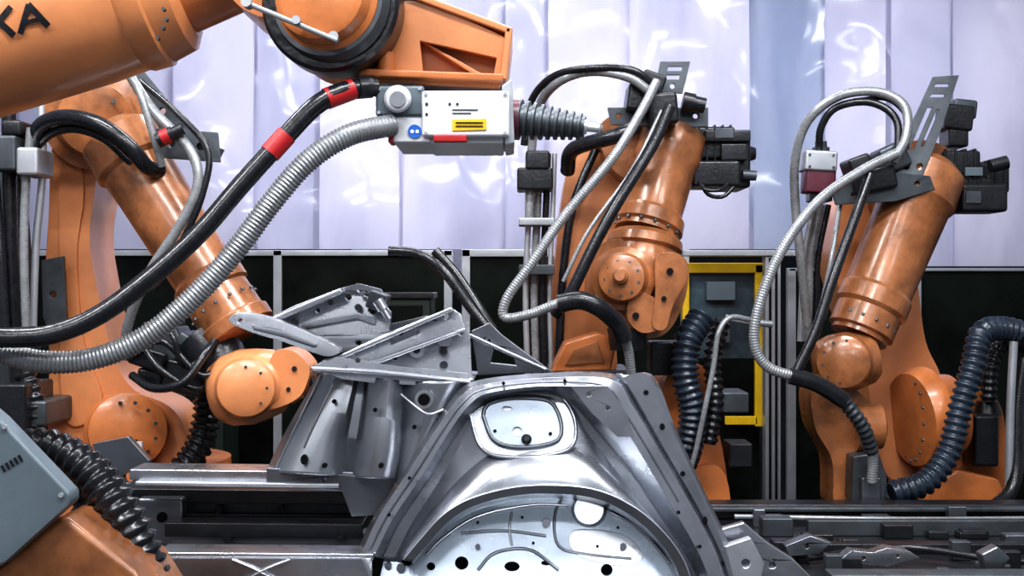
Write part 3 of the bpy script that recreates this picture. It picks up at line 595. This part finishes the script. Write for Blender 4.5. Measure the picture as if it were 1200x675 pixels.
    # left rear section : continuous formed panel
    L=[[(375,437,d+.22),(350,480,d+.20),(328,520,d+.18),(313,552,d+.16)],
       [(386,437,d+.16),(364,480,d+.13),(344,520,d+.11),(330,554,d+.09)],
       [(404,437,d+.13),(388,480,d+.10),(372,520,d+.08),(362,556,d+.07)],
       [(416,438,d+.13),(406,480,d+.11),(396,520,d+.10),(392,558,d+.09)],
       [(421,440,d+.17),(413,480,d+.15),(406,520,d+.14),(404,559,d+.13)],
       [(428,441,d+.17),(422,490,d+.15),(416,530,d+.13),(414,560,d+.12)],
       [(434,442,d+.10),(430,490,d+.07),(426,530,d+.06),(424,560,d+.05)],
       [(456,444,d+.07),(452,490,d+.05),(448,530,d+.04),(446,561,d+.04)],
       [(468,446,d+.09),(466,490,d+.07),(464,530,d+.06),(460,562,d+.06)],
       [(474,447,d+.12),(473,490,d+.11),(470,530,d+.09),(463,564,d+.08)],
       [(500,447,d+.06),(496,480,d+.055),(488,520,d+.05),(468,566,d+.05)],
       [(524,447,d+.05),(513,475,d+.05),(497,515,d+.05),(470,570,d+.05)],
       [(550,446,d+.08),(530,475,d+.07),(507,512,d+.07),(474,570,d+.07)]]
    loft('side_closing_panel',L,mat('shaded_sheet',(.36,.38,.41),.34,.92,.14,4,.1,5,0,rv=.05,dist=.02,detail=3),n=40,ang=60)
    loft('shoulder_top',[[(366,436,d+.22),(460,438,d+.1),(555,446,d+.08)],[(370,428,d+.45),(460,430,d+.42),(560,436,d+.4)]],STL,n=30)
    discs('closing_holes',[(425,518,d+.12,5),(357,538,d+.075,4,6),(392,470,d+.10,2.5),(497,468,d+.04,7),(486,500,d+.05,2.5),(381,545,d+.07,3),(447,545,d+.035,3),(440,480,d+.055,2.5)],HOL,.012)
    discs('closing_plate',[(497,468,d+.05,11)],STB,.004)
    tube('closing_rib',[(376,440,d+.185),(356,480,d+.155),(337,520,d+.135),(322,552,d+.12)],2,STD)
    tube('closing_rib_c',[(395,440,d+.14),(376,480,d+.11),(356,525,d+.09)],1.5,STD)
    tube('closing_rib_d',[(470,462,d+.09),(500,485,d+.05),(520,480,d+.05)],1.5,STB)
    obar('sill_rail',(160,552,d+.18),(420,555,d+.18),12,.12,STL); obar('sill_lip',(165,563,d+.14),(400,566,d+.14),5,.1,ALU)
    slab('sill_end',[(312,548),(400,556),(470,562),(440,604),(412,606),(400,575),(312,566)],d+.1,.08,STD,holes=[('c',380,562,3)],bev=.004)
    e=3.15
    gt=-.0003
    slab('cross_link',[(268,376),(284,366),(328,376),(388,402),(398,412),(380,417),(330,400),(296,390)],e-.05,.05,STL,holes=[('c',282,376,3)],bev=.006,sm=True,gy=gt)
    slab('cross_link_rib',[(295,380),(328,386),(372,404),(369,408),(328,394),(296,386)],e-.056,.012,STD,bev=.003,gy=gt)
    slab('upper_brace',[(305,378),(345,358),(398,338),(414,336),(424,346),(448,354),(458,366),(456,392),(430,398),(400,392),(352,394),(326,388)],e+.08,.03,STL,holes=[('c',408,348,4),('c',436,364,5),('c',372,364,3)],bev=.005,gy=gt)
    slab('upper_brace_flange',[(305,378),(398,338),(402,343),(312,383)],e+.02,.07,STB,bev=.003)
    slab('upper_brace_rib',[(352,380),(420,366),(440,374),(438,380),(418,373),(354,386)],e+.062,.02,STB,bev=.003)
    slab('brace_tab',[(398,338),(430,341),(440,354),(452,352),(446,339),(420,332)],e+.05,.03,STL,holes=[('c',424,344,3)],bev=.003)
    slab('diagonal_brace',[(398,416),(450,392),(528,360),(540,368),(545,384),(500,400),(440,422),(404,430),(362,434),(378,422)],e-.02,.03,STL,holes=[('c',440,403,3),('c',522,371,4),[(455,399),(490,385),(492,390),(458,404)]],bev=.004,gy=gt)
    slab('diagonal_flange',[(398,416),(528,360),(532,364),(402,420)],e-.05,.04,STB,bev=.003)
    slab('diagonal_flange_b',[(404,430),(440,422),(545,384),(546,388),(442,427),(405,434)],e-.045,.035,STB,bev=.003)
    slab('cross_web',[(330,394),(440,392),(470,384),(440,402),(400,414),(372,410)],e+.04,.02,STD,holes=[('c',420,402,3)],bev=.003,gy=gt)
    slab('bracket_plate',[(438,402),(480,384),(550,378),(553,444),(520,449),(445,434)],e+.03,.03,STL,holes=[('c',488,410,8),('c',520,398,7),('c',520,428,5),('c',462,418,5),('c',540,390,3)],bev=.004,gy=-.0003)
    slab('bracket_plate_side',[(455,380),(500,370),(540,382),(552,400),(552,444),(470,440)],e+.15,.02,STD,bev=.003)
    slab('lower_plate',[(364,430),(396,418),(440,426),(548,438),(552,450),(500,452),(440,449),(400,444)],e-.06,.03,STL,holes=[('c',405,432,3),('c',500,442,3),('c',455,437,3)],bev=.004,gy=gt)
    slab('lower_flange',[(364,430),(440,434),(551,446),(552,450),(440,439),(366,434)],e-.085,.03,STB,bev=.003)
    box('clamp_unit',430,342,452,364,e+.0,e+.1,GRD,.006,20); lathe('clamp_pin',(442,352,e-.03),(456,374,e-.03),[(0,7),(.5,7),(.5,4),(1,4)],STL)
    lathe('sensor_ring',(488,410,e+.0),(488,410,e+.035),[(0,9),(.5,11),(1,11)],STB); lathe('sensor_core',(488,410,e-.01),(488,410,e+.04),[(0,4),(1,7)],BLK)
    lathe('sensor_ring_b',(520,398,e+.0),(520,398,e+.035),[(0,8),(.5,10),(1,10)],STL); lathe('sensor_core_b',(520,411,e-.01),(520,411,e+.04),[(0,4),(1,6)],BLK)
    discs('assembly_bolts',[(420,422,e-.045,3),(470,390,e-.025,3),(510,377,e+.0,3),(345,376,e+.06,3),(388,354,e+.09,3),(420,360,e+.07,4)],GRD,.012)
    slab('rear_post',[(552,388),(574,378),(588,392),(612,410),(648,436),(560,440)],e+.1,.02,STD,holes=[('c',570,400,4),[(580,405),(600,415),(605,428),(575,425)]],bev=.003)
    obar('rear_strut',(548,392,e+.06),(640,434,e+.06),5,.02,STL); obar('rear_strut_b',(572,380,e+.12),(566,438,e+.12),5,.02,STL)
    tube('harness',[(455,294,e+.2),(490,298,e+.2),(520,318,e+.16),(548,356,e+.14),(570,384,e+.12)],6,RUB)
    tube('harness_b',[(510,294,e+.2),(535,322,e+.18),(560,360,e+.14),(578,388,e+.12)],6,RUB)
    loft('rocker_panel',[[(190,650,d-.02),(320,650,d-.02),(436,652,d-.02)],[(190,655,d-.06),(320,655,d-.06),(436,656,d-.06)],[(190,720,d-.06),(320,720,d-.06),(436,720,d-.06)]],STL,n=20)
    tube('x_rib',[(272,656,d-.065),(300,668,d-.066),(340,690,d-.065)],1.6,STL); tube('x_rib_b',[(340,656,d-.065),(310,668,d-.066),(270,690,d-.065)],1.6,STL)
    obar('rocker_lip',(190,646,d+.0),(440,648,d+.0),8,.1,STL)
    slab('lower_bracket',[(838,622),(872,612),(900,636),(930,655),(955,680),(862,690)],d+.1,.03,STL,holes=[('c',870,640,5),('c',905,662,4)],bev=.004)
    slab('lower_bracket_b',[(850,640),(880,630),(896,660),(890,690),(862,690)],d+.03,.03,STB,holes=[('c',874,660,5)],bev=.004)
car(); end('car_body_frame')

# =================== CONVEYOR SKID, LEFT
def skid():
    d=3.35
    obar('rail_top',(155,575,d),(432,578,d),16,.16,BLK); obar('rail_face',(160,592,d-.02),(430,596,d-.02),26,.05,GRD,.004)
    box('support_block',160,584,214,640,d-.12,d+.2,STD,.008); discs('block_hole',[(190,606,d-.12,6)],HOL)
    obar('rail_low',(205,612,d-.1),(430,614,d-.1),16,.2,BLK); obar('rail_low_face',(205,628,d-.16),(436,632,d-.16),22,.06,STD,.004)
    obar('rail_light',(170,602,d-.06),(425,606,d-.06),4,.03,ALU)
    discs('rail_bolts',[(258,596,d-.05,5),(330,594,d-.05,4),(268,630,d-.2,5),(400,630,d-.2,4)],BLK,.02)
    slab('corner_plate',[(108,520),(150,512),(175,540),(172,600),(150,600),(120,560)],d+.1,.03,STD,holes=[('c',150,560,6)],bev=.004)
    wbox('base_frame',(at(160,0,d).x,d-.05,0),(at(420,0,d).x,d+.25,at(0,640,d).z),BLK,.005)
skid(); end('conveyor_skid')
# =================== TABLE RIGHT
def table():
    z=1.12; x0=at(870,0,3.5).x; x1=3.2
    wbox('table_top',(x0,3.3,z-.05),(x1,4.45,z),BLK,.005)
    wbox('table_base',(x0+.05,3.35,0),(x1-.05,4.4,z-.05),GRD,.005)
    wbox('back_beam',(x0-.05,4.32,z),(x1,4.42,z+.05),BLK,.006); wbox('back_beam_top',(x0-.05,4.28,z+.03),(x1,4.33,z+.045),GRD,.004)
    wbox('front_beam',(x0+.2,3.32,z),(x1,3.4,z+.035),GRD,.004); wbox('mid_rail',(x0+.1,3.75,z),(x1,3.8,z+.03),BLK,.004)
    wbox('mid_rail_b',(x0+.3,4.02,z),(x1,4.06,z+.05),GRD,.004)
    for i in range(34):
        x=random.uniform(x0+.1,2.0); y=random.uniform(3.45,4.25); s=random.uniform(.02,.07)
        wbox('clamp_piece',(x,y,z),(x+s*1.5,y+s,z+random.uniform(.015,.06)),random.choice([STD,BLK,GRD,BLK,GRD]),.004)
    tube('cable',[Vector((x0+.2,3.6,z+.02)),Vector((x0+.5,3.7,z+.03)),Vector((x0+.8,3.55,z+.02)),Vector((x0+1.3,3.6,z+.02))],4,RUB)
    tube('pipe',[Vector((x0+.1,4.2,z+.03)),Vector((x0+.7,4.15,z+.03)),Vector((2.0,4.18,z+.03))],3,GRH)
    slab('clamp_arm',[(985,656),(998,645),(1022,648),(1040,642),(1066,646),(1078,654),(1060,658),(1040,664),(1010,661)],3.5,.05,STL,holes=[('c',1012,654,2.5),('c',1052,651,2.5)],bev=.004)
    slab('clamp_arm_b',[(920,640),(950,628),(975,636),(960,650),(925,652)],3.6,.05,STD,holes=[('c',945,640,3)],bev=.006)
    slab('clamp_arm_c',[(1150,650),(1170,640),(1185,655),(1175,668),(1155,668)],3.45,.05,STD,bev=.006)
table(); end('fixture_table')

# =================== LIGHTS (ceiling fixtures)
def area(loc,sx,sy,e,rot=(0,0,0),c=(1,1,1)):
    l=bpy.data.lights.new('lamp_light','AREA'); l.shape='RECTANGLE'; l.size=sx; l.size_y=sy; l.energy=e; l.color=c
    o=bpy.data.objects.new('lamp_light',l); o.location=loc; o.rotation_euler=rot; bpy.context.collection.objects.link(o); return o
EM,nt,b=nodes('lamp_tube'); b.inputs['Emission Color'].default_value=(.95,.97,1,1); b.inputs['Emission Strength'].default_value=10
for i,(x,y,e,z) in enumerate(((-2.4,.6,90,4.3),(.0,1.0,82,4.3),(2.2,.6,68,4.3),(-1.6,2.9,74,4.3),(.9,2.9,74,4.3),(-1.2,-1.6,46,4.0),(1.2,-1.6,46,4.0),(-.0,5.2,36,4.4))):  # the pair behind the camera is added for reflections in the sheet metal
    wbox('housing',(x-.8,y-.2,z+.06),(x+.8,y+.2,z+.14),WHT); wbox('tube_a',(x-.75,y-.15,z+.02),(x+.75,y-.07,z+.06),EM,0); wbox('tube_b',(x-.75,y+.07,z+.02),(x+.75,y+.15,z+.06),EM,0)
    E_=end('ceiling_lamp')
    a=area((x,y,z),1.5,.3,e,c=(.96,.97,1)); a.parent=E_; a.location=Vector((x,y,z))-E_.location; a.name='light'
# added spot on a stand behind the camera, brightens the wheelhouse panel
sp=Vector((.35,-1.2,2.35)); tg=Vector((.10,3.1,1.20)); dr=(tg-sp).normalized()
lathe('shade',sp-dr*.16,sp-dr*.01,[(0,40),(.6,70),(1,90)],BLK)
tube('stand_pole',[Vector((.35,-1.3,0)),Vector((.35,-1.32,1.2)),Vector((.35,-1.32,2.36))],20,GRD)
lathe('stand_foot',Vector((.35,-1.3,0)),Vector((.35,-1.3,.03)),[(0,200),(1,190)],GRD)
E_=end('added_fill_lamp')
l=bpy.data.lights.new('spot','SPOT'); l.energy=210; l.spot_size=math.radians(10); l.spot_blend=1; l.shadow_soft_size=.05; l.color=(.90,.95,1)
o=bpy.data.objects.new('spot',l); bpy.context.collection.objects.link(o); o.rotation_euler=dr.to_track_quat('-Z','Y').to_euler(); o.parent=E_; o.location=sp+dr*.03-E_.location
# added lights behind the curtain, put in for its bright glows
for i,(px,py,e,s) in enumerate(((200,60,11,.6),(440,220,13,.25),(700,60,11,.7),(975,150,14,.3),(1150,80,8,.6),(560,60,10,.6),(330,60,11,.6),(570,230,5,.5),(860,100,8,.6))):
    q=at(px,py,8.1)
    wbox('backlight_case',(q.x-s/2-.03,8.12,q.z-.57),(q.x+s/2+.03,8.18,q.z+.57),WHT); EE=end('curtain_backlight')
    o=area(q,s,1.1,e,(math.radians(-90),0,0),(.93,.93,1)); o.name='light'; o.parent=EE; o.location=q-EE.location
w=bpy.data.worlds.new('w'); bpy.context.scene.world=w; w.use_nodes=True
w.node_tree.nodes['Background'].inputs[0].default_value=(.78,.83,.95,1); w.node_tree.nodes['Background'].inputs[1].default_value=.29
# camera
c=bpy.data.cameras.new('camera'); c.lens=45; c.sensor_width=36; o=bpy.data.objects.new('camera',c); o.location=(0,0,CZ); o.rotation_euler=(math.pi/2,0,0)
bpy.context.collection.objects.link(o); bpy.context.scene.camera=o; c.clip_start=.05
bpy.context.scene.view_settings.view_transform='Standard'
bpy.context.scene.view_settings.look='Medium High Contrast'
